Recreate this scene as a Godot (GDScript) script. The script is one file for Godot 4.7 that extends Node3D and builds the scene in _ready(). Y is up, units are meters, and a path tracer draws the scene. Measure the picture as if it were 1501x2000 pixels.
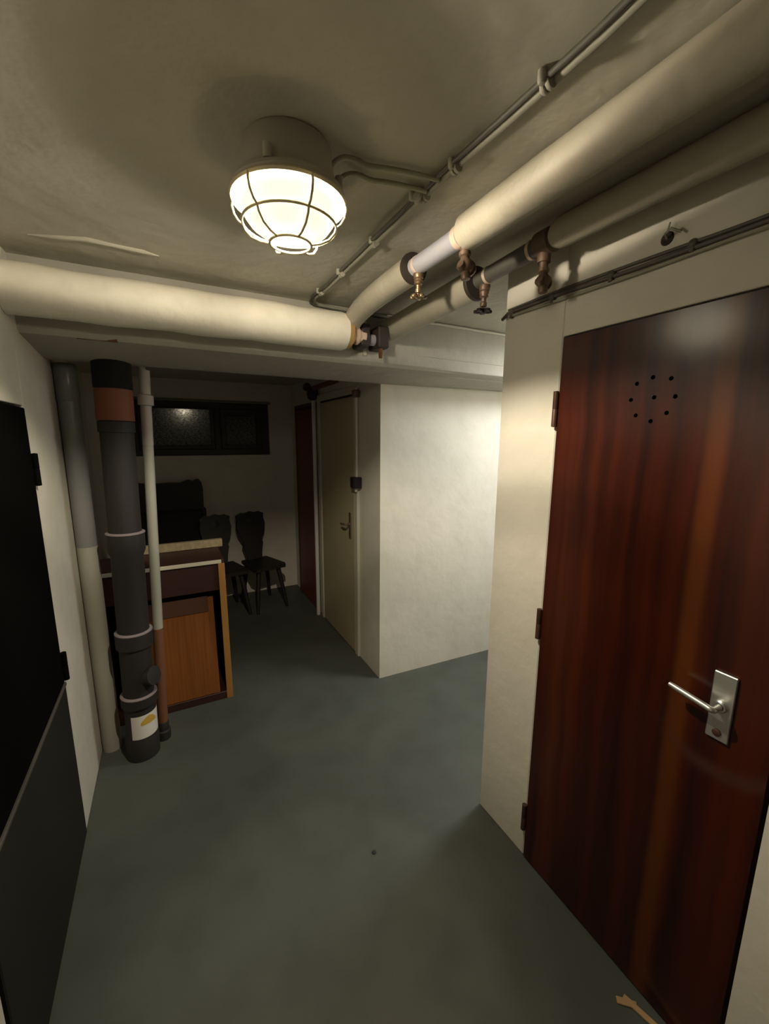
extends Node3D
# A dim cellar corridor: caged ceiling lamp, lagged heating pipes, mahogany door, cluttered recess at the back.
# World: metres, y up, the corridor runs along -z, the camera stands near x = 0, z = 0.

# ------------------------------------------------------------------ mesh builder
class MB:
	var v := PackedVector3Array()
	var n := PackedVector3Array()
	var uv := PackedVector2Array()
	var ix := PackedInt32Array()
	func vert(p: Vector3, nn: Vector3, t := Vector2.ZERO) -> int:
		v.append(p); n.append(nn); uv.append(t)
		return v.size() - 1
	func tri(a: int, b: int, c: int) -> void:
		var f := (v[b] - v[a]).cross(v[c] - v[a])
		var m := n[a] + n[b] + n[c]
		if f.dot(m) > 0.0:
			ix.append_array(PackedInt32Array([a, c, b]))
		else:
			ix.append_array(PackedInt32Array([a, b, c]))
	func flat(pts: Array, nn: Vector3, uvs := []) -> void:      # convex planar polygon
		var f := v.size()
		for i in pts.size():
			vert(pts[i], nn, uvs[i] if i < uvs.size() else Vector2.ZERO)
		for i in range(1, pts.size() - 1):
			tri(f, f + i, f + i + 1)
	func box(lo: Vector3, hi: Vector3, bev := 0.003, xf := Transform3D()) -> void:   # chamfered box
		var c := (lo + hi) / 2.0
		var h := ((hi - lo) / 2.0).abs()
		var b := minf(bev, minf(h.x, minf(h.y, h.z)) * 0.45)
		var P := func(s: Vector3, keep: int) -> Vector3:
			var q := Vector3(s.x * (h.x - b), s.y * (h.y - b), s.z * (h.z - b))
			q[keep] = s[keep] * h[keep]
			return xf * (c + q)
		for a in 3:
			var d := (a + 1) % 3
			var e := (a + 2) % 3
			for s in [-1.0, 1.0]:
				var pts := []
				for k in [[-1, -1], [1, -1], [1, 1], [-1, 1]]:
					var q := Vector3.ZERO
					q[a] = s; q[d] = k[0]; q[e] = k[1]
					pts.append(P.call(q, a))
				var nn := Vector3.ZERO
				nn[a] = s
				flat(pts, (xf.basis * nn).normalized(), [Vector2(0, 0), Vector2(1, 0), Vector2(1, 1), Vector2(0, 1)])
			for s in [-1.0, 1.0]:                            # the edge between faces d and e, along a
				for t in [-1.0, 1.0]:
					var q := Vector3.ZERO
					q[d] = s; q[e] = t
					var q0 := q
					var q1 := q
					q0[a] = -1.0; q1[a] = 1.0
					flat([P.call(q0, d), P.call(q1, d), P.call(q1, e), P.call(q0, e)], (xf.basis * q).normalized())
		for sx in [-1.0, 1.0]:
			for sy in [-1.0, 1.0]:
				for sz in [-1.0, 1.0]:
					var q := Vector3(sx, sy, sz)
					flat([P.call(q, 0), P.call(q, 1), P.call(q, 2)], (xf.basis * q).normalized())
	func lathe(at: Vector3, axis: Vector3, prof: Array, sides := 28, soft := 40.0) -> void:  # prof: [radius, height] along axis
		var w := axis.normalized()
		var u := w.cross(Vector3.RIGHT if absf(w.x) < 0.8 else Vector3.FORWARD).normalized()
		var t := w.cross(u)
		var segn := []
		for i in prof.size() - 1:
			var d := Vector2(prof[i + 1][0] - prof[i][0], prof[i + 1][1] - prof[i][1])
			segn.append(Vector2(d.y, -d.x).normalized())
		for i in prof.size() - 1:
			var na: Vector2 = segn[i]
			var nb: Vector2 = segn[i]
			if i > 0 and rad_to_deg(absf(segn[i].angle_to(segn[i - 1]))) < soft:
				na = (segn[i] + segn[i - 1]).normalized()
			if i < segn.size() - 1 and rad_to_deg(absf(segn[i].angle_to(segn[i + 1]))) < soft:
				nb = (segn[i] + segn[i + 1]).normalized()
			var f := v.size()
			for k in sides + 1:
				var a := TAU * k / sides
				var r := u * cos(a) + t * sin(a)
				vert(at + w * prof[i][1] + r * prof[i][0], r * na.x + w * na.y, Vector2(float(k) / sides, prof[i][1]))
				vert(at + w * prof[i + 1][1] + r * prof[i + 1][0], r * nb.x + w * nb.y, Vector2(float(k) / sides, prof[i + 1][1]))
			for k in sides:
				var o := f + k * 2
				if prof[i][0] > 1e-6:
					tri(o, o + 2, o + 1)
				if prof[i + 1][0] > 1e-6:
					tri(o + 1, o + 2, o + 3)
	func tube(path: Array, rad, sides := 12, caps := true, wob := 0.0) -> void:    # a round bar swept along points; rad: a number or one per point
		var m := path.size()
		var dirs := []
		for i in m:
			dirs.append((path[mini(i + 1, m - 1)] - path[maxi(i - 1, 0)]).normalized())
		var u: Vector3 = dirs[0].cross(Vector3.UP if absf(dirs[0].y) < 0.9 else Vector3.RIGHT).normalized()
		var f := v.size()
		var rg := RandomNumberGenerator.new()
		rg.seed = 7
		for i in m:
			u = (u - dirs[i] * u.dot(dirs[i])).normalized()
			var w: Vector3 = dirs[i].cross(u)
			var r: float = rad[i] if rad is Array else rad
			for k in sides + 1:
				var a := TAU * k / sides
				var q := u * cos(a) + w * sin(a)
				vert(path[i] + q * (r + (rg.randf() - 0.5) * wob if k < sides else r), q, Vector2(float(k) / sides, i))
		for i in m - 1:
			for k in sides:
				var o := f + i * (sides + 1) + k
				tri(o, o + 1, o + sides + 1)
				tri(o + 1, o + sides + 2, o + sides + 1)
		if caps:
			for e in [0, m - 1]:
				var pts := []
				for k in sides:
					pts.append(v[f + e * (sides + 1) + k])
				flat(pts, -dirs[0] if e == 0 else dirs[m - 1])
	func prism(poly: PackedVector2Array, xf: Transform3D, depth: float) -> void:   # polygon in the local xy plane, thick along local z, centred
		var t := Geometry2D.triangulate_polygon(poly)
		for s in [-1.0, 1.0]:
			var f := v.size()
			for p in poly:
				vert(xf * Vector3(p.x, p.y, s * depth / 2.0), xf.basis.z * s)
			for i in range(0, t.size(), 3):
				tri(f + t[i], f + t[i + 1], f + t[i + 2])
		var ccw := not Geometry2D.is_polygon_clockwise(poly)
		for i in poly.size():
			var a := poly[i]
			var b := poly[(i + 1) % poly.size()]
			var d := (b - a).normalized()
			var nn := Vector3(d.y, -d.x, 0) if ccw else Vector3(-d.y, d.x, 0)
			flat([xf * Vector3(a.x, a.y, -depth / 2), xf * Vector3(b.x, b.y, -depth / 2), xf * Vector3(b.x, b.y, depth / 2), xf * Vector3(a.x, a.y, depth / 2)], xf.basis * nn)
	func mesh(shift := Vector3.ZERO) -> ArrayMesh:
		var a := []
		a.resize(Mesh.ARRAY_MAX)
		var p := PackedVector3Array()
		for q in v:
			p.append(q - shift)
		a[Mesh.ARRAY_VERTEX] = p
		a[Mesh.ARRAY_NORMAL] = n
		a[Mesh.ARRAY_TEX_UV] = uv
		a[Mesh.ARRAY_INDEX] = ix
		var m := ArrayMesh.new()
		m.add_surface_from_arrays(Mesh.PRIMITIVE_TRIANGLES, a)
		return m

# ------------------------------------------------------------------ scene helpers
var used := {}

func numbered(called: String) -> String:
	if not used.has(called):
		used[called] = 0
		return called
	used[called] += 1
	return "%s_%03d" % [called, used[called]]

func tag(o: Node, label: String, category: String, group := "", kind := "") -> void:
	o.set_meta("label", label)
	o.set_meta("category", category)
	if group: o.set_meta("group", group)
	if kind: o.set_meta("kind", kind)

func thing(called: String, label: String, category: String, at: Vector3, group := "", kind := "") -> Node3D:
	var o := Node3D.new()
	o.name = numbered(called)
	add_child(o)
	o.position = at
	tag(o, label, category, group, kind)
	return o

func part(called: String, m: MB, mat: Material, parent: Node, label := "") -> MeshInstance3D:   # built in world axes, stored relative to its thing
	var o := MeshInstance3D.new()
	o.name = called
	var at := Vector3.ZERO
	var p := parent
	while p is Node3D and p != self:
		at += p.position
		p = p.get_parent()
	o.mesh = m.mesh(at)
	o.mesh.surface_set_material(0, mat)
	parent.add_child(o, true)
	if label: o.set_meta("label", label)
	return o

func single(called: String, m: MB, mat: Material, label: String, category: String, group := "", kind := "") -> MeshInstance3D:
	var lo := m.v[0]
	var hi := m.v[0]
	for q in m.v:
		lo = lo.min(q); hi = hi.max(q)
	var at := Vector3((lo.x + hi.x) / 2, lo.y, (lo.z + hi.z) / 2)
	var o := MeshInstance3D.new()
	o.name = numbered(called)
	o.mesh = m.mesh(at)
	o.mesh.surface_set_material(0, mat)
	o.position = at
	add_child(o)
	tag(o, label, category, group, kind)
	return o

func bx(lo: Vector3, hi: Vector3, bev := 0.003) -> MB:
	var m := MB.new()
	m.box(lo, hi, bev)
	return m

func lin(r: float, g: float, b: float) -> Color:       # base colours are given as linear values
	return Color(r, g, b).linear_to_srgb()

func mat(c: Color, rough := 0.7, metal := 0.0, spec := 0.5) -> StandardMaterial3D:
	var m := StandardMaterial3D.new()
	m.albedo_color = c
	m.roughness = rough
	m.metallic = metal
	m.metallic_specular = spec
	return m

func noise(freq: float, oct := 4, sd := 1, kind := FastNoiseLite.TYPE_SIMPLEX_SMOOTH) -> FastNoiseLite:
	var f := FastNoiseLite.new()
	f.noise_type = kind
	f.frequency = freq
	f.fractal_octaves = oct
	f.seed = sd
	return f

func noise_tex(freq: float, sd: int, ramp: Array, size := 512, oct := 4) -> NoiseTexture2D:
	var t := NoiseTexture2D.new()
	t.width = size; t.height = size
	t.seamless = true
	t.noise = noise(freq, oct, sd)
	var g := Gradient.new()
	g.offsets = PackedFloat32Array([0.0, 0.5, 1.0])
	g.colors = PackedColorArray(ramp)
	t.color_ramp = g
	return t

func bump_tex(freq: float, sd: int, size := 512, oct := 5) -> NoiseTexture2D:
	var t := NoiseTexture2D.new()
	t.width = size; t.height = size
	t.seamless = true
	t.noise = noise(freq, oct, sd)
	return t

func grained(c: Color, rough: float, tex: Texture2D, bump: Texture2D, bump_cm: float, scale := 1.0, spec := 0.5) -> StandardMaterial3D:
	var m := mat(c, rough, 0.0, spec)
	m.uv1_triplanar = true
	m.uv1_world_triplanar = true
	m.uv1_scale = Vector3.ONE * scale
	if tex: m.albedo_texture = tex
	if bump:
		m.heightmap_enabled = true
		m.heightmap_texture = bump
		m.heightmap_scale = bump_cm
	return m

# the mahogany veneer: long vertical streaks, two orange stripes, a worn arc below the handle
func veneer(w: int, h: int) -> ImageTexture:
	var im := Image.create(w, h, false, Image.FORMAT_RGB8)
	var fine := noise(0.09, 3, 5)
	var broad := noise(0.012, 3, 9)
	var warp := noise(0.004, 2, 12)
	for y in h:
		for x in w:
			var u := float(x) / w
			var t := float(y) / h
			var dx := warp.get_noise_2d(x * 0.3, y) * 10.0
			var a := fine.get_noise_2d(x + dx, y * 0.02) * 0.18 + broad.get_noise_2d((x + dx) * 1.4, y * 0.05)
			var k := clampf(0.5 + 0.75 * a, 0.0, 1.0)
			var c := Vector3(0.019, 0.0020, 0.0007).lerp(Vector3(0.056, 0.0072, 0.0011), k)
			var uu := u + dx * 0.0005
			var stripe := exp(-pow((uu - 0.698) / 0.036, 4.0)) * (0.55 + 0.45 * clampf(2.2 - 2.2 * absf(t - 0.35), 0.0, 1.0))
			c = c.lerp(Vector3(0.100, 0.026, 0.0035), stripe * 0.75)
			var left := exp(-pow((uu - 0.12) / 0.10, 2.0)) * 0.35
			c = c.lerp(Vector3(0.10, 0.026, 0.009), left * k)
			var dz := (u - 0.835) * 0.656
			var dy := (1.0 - t) * 1.99 + 0.01 - 1.045
			var r := sqrt(dz * dz + dy * dy)
			if dy < -0.06:
				var arc := exp(-pow((r - 0.185) / 0.020, 2.0)) * clampf((dz + 0.15) * 8.0, 0.0, 1.0)
				c = c.lerp(Vector3(0.06, 0.026, 0.018), arc * 0.6)
			im.set_pixel(x, y, Color(c.x, c.y, c.z).linear_to_srgb())
	im.generate_mipmaps()
	return ImageTexture.create_from_image(im)

func wood_tex(a: Vector3, b: Vector3, sd: int) -> ImageTexture:      # plain straight grain
	var im := Image.create(256, 256, false, Image.FORMAT_RGB8)
	var f := noise(0.05, 4, sd)
	for y in 256:
		for x in 256:
			var k := clampf(0.5 + f.get_noise_2d(x * 1.6, y * 0.05) * 0.8, 0.0, 1.0)
			var c := a.lerp(b, k)
			im.set_pixel(x, y, Color(c.x, c.y, c.z).linear_to_srgb())
	return ImageTexture.create_from_image(im)

func arc_pts(a: Vector3, b: Vector3, c: Vector3, steps := 8) -> Array:     # quadratic curve a -> c pulled to b
	var r := []
	for i in steps + 1:
		var t := float(i) / steps
		r.append(a.lerp(b, t).lerp(b.lerp(c, t), t))
	return r

var M := {}

func materials() -> void:
	var blotch := noise_tex(0.006, 3, [lin(0.90, 0.90, 0.89), lin(0.97, 0.97, 0.965), lin(1, 1, 1)])
	var dirty := noise_tex(0.010, 8, [lin(0.78, 0.78, 0.76), lin(0.92, 0.92, 0.91), lin(1, 1, 1)])
	var rough := bump_tex(0.02, 4)
	var fine := bump_tex(0.06, 6)
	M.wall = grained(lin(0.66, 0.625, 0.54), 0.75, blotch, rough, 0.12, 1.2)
	M.wall_left = grained(lin(0.57, 0.545, 0.47), 0.78, blotch, rough, 0.14, 1.2)  # wall plaster darkened to dim the left wall
	M.ceil = grained(lin(0.50, 0.475, 0.39), 0.85, blotch, rough, 0.35, 0.9)
	M.beam = grained(lin(0.42, 0.40, 0.345), 0.8, blotch, rough, 0.35, 0.9)
	M.floor = grained(lin(0.084, 0.092, 0.077), 0.55, dirty, fine, 0.06, 0.7, 0.35)
	M.lag = grained(lin(0.42, 0.385, 0.30), 0.6, blotch, rough, 0.12, 3.0)  # lagging darkened to offset strong lamp light on the heating pipes
	M.lag_lit = grained(lin(0.84, 0.80, 0.68), 0.6, blotch, rough, 0.12, 3.0)  # same lagging made paler, so the cross pipe looks brightly lit
	M.bare = mat(lin(0.36, 0.35, 0.39), 0.4)
	M.olive = mat(lin(0.085, 0.085, 0.07), 0.5)
	M.ring = mat(lin(0.035, 0.025, 0.02), 0.6)
	M.tape = mat(lin(0.62, 0.47, 0.37), 0.6)
	M.lip = mat(lin(0.40, 0.24, 0.08), 0.6)
	M.brass = mat(lin(0.30, 0.21, 0.12), 0.4, 0.75)
	M.bronze = mat(lin(0.17, 0.11, 0.075), 0.5, 0.45)
	M.iron = grained(lin(0.015, 0.013, 0.012), 0.7, null, fine, 0.05, 3.0)
	M.cable = mat(lin(0.30, 0.285, 0.22), 0.6)
	M.cable_dark = mat(lin(0.10, 0.095, 0.075), 0.6)
	M.clip = mat(lin(0.32, 0.30, 0.24), 0.6)
	M.cage = mat(lin(0.62, 0.55, 0.38), 0.6, 0.0, 0.2)
	M.base = mat(lin(0.42, 0.39, 0.34), 0.7)
	M.bulb = mat(lin(1, 0.9, 0.75), 0.4)
	M.bulb.emission_enabled = true
	M.bulb.emission = lin(1.0, 0.86, 0.62)
	M.bulb.emission_energy_multiplier = 4.0
	M.glass = mat(lin(0.04, 0.039, 0.035), 0.45, 0.0, 0.2)
	M.glass.backlight_enabled = true
	M.glass.backlight = lin(0.0130, 0.0123, 0.0102)
	M.glass.emission_enabled = true
	M.glass.emission = lin(1.0, 0.92, 0.72)
	M.glass.emission_energy_multiplier = 0.40
	M.opal = mat(lin(0.8, 0.8, 0.78), 0.5)
	M.opal.emission_enabled = true
	M.opal.emission = lin(0.98, 0.97, 0.90)
	M.opal.emission_energy_multiplier = 0.9
	M.steel = mat(lin(0.62, 0.62, 0.60), 0.32, 0.9)
	M.hinge = mat(lin(0.07, 0.03, 0.02), 0.5, 0.3)
	M.hole = mat(lin(0.004, 0.003, 0.003), 0.9)
	M.black = mat(lin(0.0025, 0.0025, 0.0023), 0.8, 0.0, 0.12)
	M.kick = mat(lin(0.016, 0.016, 0.014), 0.6, 0.0, 0.3)
	M.kick_lip = mat(lin(0.060, 0.055, 0.045), 0.5)
	M.cream = grained(lin(0.46, 0.40, 0.25), 0.45, blotch, null, 0.0, 1.0)
	M.frame = mat(lin(0.52, 0.49, 0.40), 0.5)
	M.gap = mat(lin(0.02, 0.016, 0.012), 0.9)  # near black sheet, stands for the shade in the door gaps
	M.red = mat(lin(0.17, 0.034, 0.020), 0.45)
	M.red_frame = mat(lin(0.07, 0.025, 0.018), 0.5)
	M.switch = mat(lin(0.012, 0.010, 0.016), 0.4)
	M.white = mat(lin(0.62, 0.60, 0.55), 0.5)
	M.paint_pipe = mat(lin(0.34, 0.335, 0.28), 0.6)
	M.grey_pvc = mat(lin(0.20, 0.205, 0.20), 0.3)
	M.rust = grained(lin(0.16, 0.06, 0.025), 0.8, null, fine, 0.08, 3.0)
	M.orange_band = mat(lin(0.17, 0.052, 0.022), 0.7)
	M.label_white = mat(lin(0.70, 0.66, 0.60), 0.6)
	M.label_yellow = mat(lin(0.55, 0.34, 0.05), 0.6)
	M.collar = mat(lin(0.24, 0.20, 0.20), 0.6)
	M.win_frame = mat(lin(0.022, 0.020, 0.018), 0.5)
	M.lintel = mat(lin(0.19, 0.18, 0.155), 0.8)
	var pane := mat(lin(0.70, 0.70, 0.68), 0.22, 0.0, 0.7)
	pane.backlight_enabled = true
	pane.backlight = lin(0.85, 0.85, 0.82)
	pane.albedo_texture = noise_tex(0.035, 31, [lin(0.16, 0.16, 0.16), lin(0.5, 0.5, 0.5), lin(1, 1, 1)], 256, 3)  # rippled streaks of the glow painted into the glass colour
	pane.heightmap_enabled = true
	pane.heightmap_texture = bump_tex(0.03, 21, 512, 3)
	pane.heightmap_scale = 1.2
	pane.uv1_triplanar = true
	pane.uv1_world_triplanar = true
	pane.uv1_scale = Vector3(4, 9, 4)
	M.pane = pane
	M.cab = mat(lin(0.042, 0.014, 0.010), 0.5)
	M.cab_in = mat(lin(0.030, 0.011, 0.008), 0.6)
	M.cab_edge = mat(lin(0.36, 0.17, 0.045), 0.5)
	M.cab_lip = mat(lin(0.60, 0.55, 0.42), 0.5)
	M.board = mat(Color.WHITE, 0.5)
	M.board.albedo_texture = wood_tex(Vector3(0.20, 0.062, 0.010), Vector3(0.28, 0.092, 0.016), 4)
	M.board_band = mat(lin(0.085, 0.034, 0.018), 0.55)
	M.plank = mat(Color.WHITE, 0.7)
	M.plank.albedo_texture = wood_tex(Vector3(0.28, 0.22, 0.12), Vector3(0.42, 0.34, 0.2), 14)
	M.dark_wood = mat(lin(0.016, 0.013, 0.012), 0.5)
	M.dark_cloth = mat(lin(0.010, 0.010, 0.011), 0.8)
	M.litter = mat(lin(0.42, 0.27, 0.13), 0.7)
	M.pebble = mat(lin(0.02, 0.02, 0.02), 0.8)

# ------------------------------------------------------------------ things
const LAMP := Vector3(0.285, 2.30, -1.0)

func lamp_fitting(at: Vector3, label: String) -> Node3D:
	var t := thing("caged_ceiling_lamp", label, "lamp", at)
	var up := Vector3.UP
	var m := MB.new()                                        # an iron cup open below, with a rolled rim
	m.lathe(at, up, [[0.0, 0.0], [0.090, 0.0], [0.095, -0.006], [0.101, -0.060], [0.108, -0.085], [0.122, -0.089], [0.125, -0.097], [0.121, -0.104], [0.108, -0.104], [0.106, -0.098], [0.102, -0.09], [0.095, -0.060], [0.088, -0.006], [0.0, -0.005]], 48)
	for a in [0.55, 2.2, 3.9, 5.4]:
		var d := Vector3(cos(a), 0, sin(a))
		m.tube([at + d * 0.112 + up * -0.086, at + d * 0.112 + up * -0.060], 0.009, 10)
	part("lamp_base", m, M.base, t, "dark iron cup of the lamp")
	m = MB.new()
	m.lathe(at, up, [[0.108, -0.100], [0.124, -0.101], [0.127, -0.106], [0.124, -0.111], [0.106, -0.111]], 48)
	part("lamp_rim", m, M.cage, t)
	m = MB.new()                                             # frosted dome: a neck inside the cup, a rounded bowl below it
	m.lathe(at, up, [[0.090, -0.030], [0.098, -0.10], [0.104, -0.108], [0.105, -0.122], [0.099, -0.140], [0.086, -0.157], [0.068, -0.170], [0.046, -0.178], [0.022, -0.182], [0.0, -0.183]], 48, 60)
	part("glass_dome", m, M.glass, t, "frosted glass dome lit from within")
	m = MB.new()
	m.lathe(at, up, [[0.0, -0.086], [0.010, -0.082], [0.017, -0.072], [0.019, -0.060], [0.016, -0.046], [0.011, -0.034], [0.011, -0.006]], 20, 70)
	part("light_bulb", m, M.bulb, t)
	var cage := MB.new()                                     # wire guard: two hoops and six bowed ribs
	for hoop in [[0.103, -0.155, 0.0028], [0.046, -0.191, 0.003]]:
		var ring := []
		for k in 41:
			var a := TAU * k / 40
			ring.append(at + Vector3(cos(a) * hoop[0], hoop[1], sin(a) * hoop[0]))
		cage.tube(ring, hoop[2], 8, false)
	for k in 6:
		var a := TAU * k / 6 + 0.42
		var d := Vector3(cos(a), 0, sin(a))
		var rib := []
		for q in [[0.124, -0.106], [0.126, -0.118], [0.122, -0.134], [0.113, -0.148], [0.103, -0.155], [0.099, -0.166], [0.086, -0.180], [0.066, -0.188], [0.046, -0.191]]:
			rib.append(at + d * q[0] + up * q[1])
		cage.tube(rib, 0.0028, 8)
	part("wire_guard", cage, M.cage, t, "cream wire guard of two hoops and bowed ribs")
	return t

func lamp_lights(at: Vector3, tint: Color, direct: float, soft: float, upward := 0.0) -> void:
	var b := OmniLight3D.new()                               # the bulb, seated in the cup: the rim cuts its light off at a shallow cone
	b.name = "bulb_light"
	add_child(b, true)
	b.position = at + Vector3(0, -0.060, 0)
	b.light_color = tint
	b.light_energy = direct
	b.light_size = 0.012
	b.omni_range = 14.0
	b.omni_attenuation = 2.0
	b.shadow_enabled = true
	var d := OmniLight3D.new()                               # the frosted bowl, which spreads a weak light all round
	d.name = "dome_light"
	add_child(d, true)
	d.position = at + Vector3(0, -0.142, 0)
	d.light_color = tint
	d.light_energy = soft
	d.light_size = 0.030
	d.omni_range = 14.0
	d.omni_attenuation = 2.0
	d.shadow_enabled = true
	if upward > 0.0:                                         # unseen spot in the bowl, placed to light the pipes and upper wall
		var u := SpotLight3D.new()
		u.name = "unseen_upward_spot"
		add_child(u, true)
		u.position = at + Vector3(0, -0.138, 0)
		u.basis = Basis.looking_at(Vector3(0.03, 1.0, -0.13), Vector3.RIGHT)
		u.light_color = tint
		u.light_energy = upward
		u.light_size = 0.020
		u.spot_angle = 89.0
		u.spot_angle_attenuation = 0.06
		u.spot_range = 14.0
		u.spot_attenuation = 2.0
		u.shadow_enabled = true

func hand_valve(at: Vector3, drop: Vector3, size: float, body: Material, wheel: Material, parent: Node, round_body := false) -> void:
	var m := MB.new()
	var w := drop.normalized()
	var L := drop.length()
	if round_body:
		m.lathe(at, w, [[0.0, 0.0], [0.45 * size, 0.0], [0.45 * size, 0.22 * L], [0.58 * size, 0.24 * L], [0.58 * size, 0.34 * L], [0.42 * size, 0.37 * L], [0.5 * size, 0.45 * L], [0.82 * size, 0.55 * L], [0.86 * size, 0.64 * L], [0.6 * size, 0.74 * L], [0.42 * size, 0.78 * L], [0.5 * size, 0.86 * L], [0.44 * size, 0.98 * L], [0.0, L]], 14, 50)
		var v := parent_valve(m, body, parent)
		m = MB.new()                                         # drain cap on one side and a lug on the other
		var c := at + drop * 0.6
		m.lathe(c + Vector3(0.004, 0, 0.002), Vector3(0.75, 0.1, -0.65), [[0.0, 0.0], [0.55 * size, 0.0], [0.55 * size, 0.9 * size], [0.75 * size, 0.95 * size], [0.72 * size, 1.5 * size], [0.0, 1.55 * size]], 14)
		m.lathe(c + drop * 0.1, Vector3(-0.85, 0.25, 0.3), [[0.0, 0.0], [0.4 * size, 0.0], [0.36 * size, 1.0 * size], [0.0, 1.05 * size]], 12)
		part("drain_cap", m, body, v)
	else:
		m.lathe(at, w, [[0.0, 0.0], [0.7 * size, 0.0], [0.78 * size, 0.06 * L], [0.7 * size, 0.14 * L], [0.72 * size, 0.2 * L], [0.62 * size, 0.23 * L], [0.66 * size, 0.3 * L], [0.56 * size, 0.34 * L], [0.6 * size, 0.42 * L], [0.36 * size, 0.47 * L], [0.34 * size, 0.6 * L], [0.48 * size, 0.63 * L], [0.46 * size, 0.76 * L], [0.2 * size, 0.8 * L], [0.2 * size, 0.96 * L], [0.0, L]], 16, 45)
		var v := parent_valve(m, body, parent)
		m = MB.new()
		var u := w.cross(Vector3.FORWARD).normalized()
		var t := w.cross(u)
		var c := at + drop * 0.92
		for k in 5:                                          # a five-lobed hand wheel
			var a := TAU * k / 5 + 0.3
			var d := u * cos(a) + t * sin(a)
			m.tube([c, c + d * size * 0.85], [size * 0.34, size * 0.3], 8)
			m.lathe(c + d * size * 0.92 - w * 0.2 * size, w, [[0.0, 0.0], [0.36 * size, 0.05 * size], [0.42 * size, 0.22 * size], [0.36 * size, 0.4 * size], [0.0, 0.44 * size]], 10, 60)
		part("hand_wheel", m, wheel, v)

func parent_valve(m: MB, body: Material, parent: Node) -> MeshInstance3D:
	return part("valve", m, body, parent)

func chair(label: String) -> Node3D:                         # rustic board chair, built round the origin, facing +z
	var t := thing("rustic_chair", label, "chair", Vector3.ZERO, "dark rustic chairs by the back wall")
	var m := MB.new()
	var tilt := Transform3D(Basis(Vector3.RIGHT, deg_to_rad(-10)), Vector3(0, 0.44, -0.17))
	var half := [[0.075, 0.0], [0.085, 0.08], [0.105, 0.16], [0.095, 0.20], [0.135, 0.27], [0.150, 0.36], [0.138, 0.42], [0.145, 0.465], [0.095, 0.490], [0.05, 0.485], [0.0, 0.498]]
	var poly := PackedVector2Array()
	for p in half: poly.append(Vector2(p[0], p[1]))
	for i in range(half.size() - 2, -1, -1): poly.append(Vector2(-half[i][0], half[i][1]))
	m.prism(poly, tilt, 0.028)
	var back := part("backrest", m, M.dark_wood, t)
	m = MB.new()
	m.lathe(tilt * Vector3(0, 0.40, 0.010), tilt.basis.z, [[0.030, 0.0], [0.034, 0.006], [0.022, 0.009], [0.0, 0.009]], 16)
	part("carved_rosette", m, M.dark_wood, back)
	m = MB.new()
	var seat := PackedVector2Array([Vector2(-0.135, -0.19), Vector2(0.135, -0.19), Vector2(0.17, 0.15), Vector2(0.15, 0.20), Vector2(-0.15, 0.20), Vector2(-0.17, 0.15)])
	m.prism(seat, Transform3D(Basis(Vector3.RIGHT, PI / 2), Vector3(0, 0.43, 0)), 0.032)
	part("seat", m, M.dark_wood, t)
	for s in [[-1, -1], [1, -1], [-1, 1], [1, 1]]:
		m = MB.new()
		m.tube([Vector3(s[0] * 0.10, 0.418, s[1] * 0.13), Vector3(s[0] * 0.125, 0.24, s[1] * 0.155), Vector3(s[0] * 0.155, 0.0, s[1] * 0.19)], [0.024, 0.021, 0.015], 8)
		part("leg", m, M.dark_wood, t)
	return t

func door_frame(o: Node, z0: float, z1: float, top: float, x: float, w: float, mt: Material, proud := 0.02) -> void:
	for z in [[z0 - w, z0], [z1, z1 + w]]:
		part("jamb", bx(Vector3(x - proud, 0, z[0]), Vector3(x, top + w, z[1]), 0.004), mt, o)
	part("head", bx(Vector3(x - proud, top, z0), Vector3(x, top + w, z1), 0.004), mt, o)

func lever_handle(o: Node, x: float, y: float, z: float, to: Vector3, plate_lo: Vector2, plate_hi: Vector2, mt: Material) -> void:
	var h := part("handle_plate", bx(Vector3(x - 0.008, plate_lo.y, plate_lo.x), Vector3(x, plate_hi.y, plate_hi.x), 0.003), mt, o)
	var m := MB.new()
	var p := Vector3(x - 0.006, y, z)
	var q := Vector3(x - 0.046, y, z)
	var path := [p, p.lerp(q, 0.7)]
	path.append_array(arc_pts(p.lerp(q, 0.8), q + Vector3(-0.004, 0, 0), q.lerp(to, 0.14), 5))
	path.append(to.lerp(q, 0.15))
	path.append(to)
	var rr := []
	for i in path.size(): rr.append(0.0078 if i < path.size() - 1 else 0.0062)
	m.tube(path, rr, 12)
	m.lathe(p, Vector3.LEFT, [[0.0155, 0.0], [0.0155, 0.008], [0.0125, 0.011], [0.009, 0.011]], 16)
	part("lever", m, mt, h)
	m = MB.new()
	m.lathe(Vector3(x - 0.007, y - 0.072, z), Vector3.LEFT, [[0.0095, 0.0], [0.0095, 0.004], [0.006, 0.006], [0.0, 0.006]], 14)
	part("keyhole", m, M.hinge, h)

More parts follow.
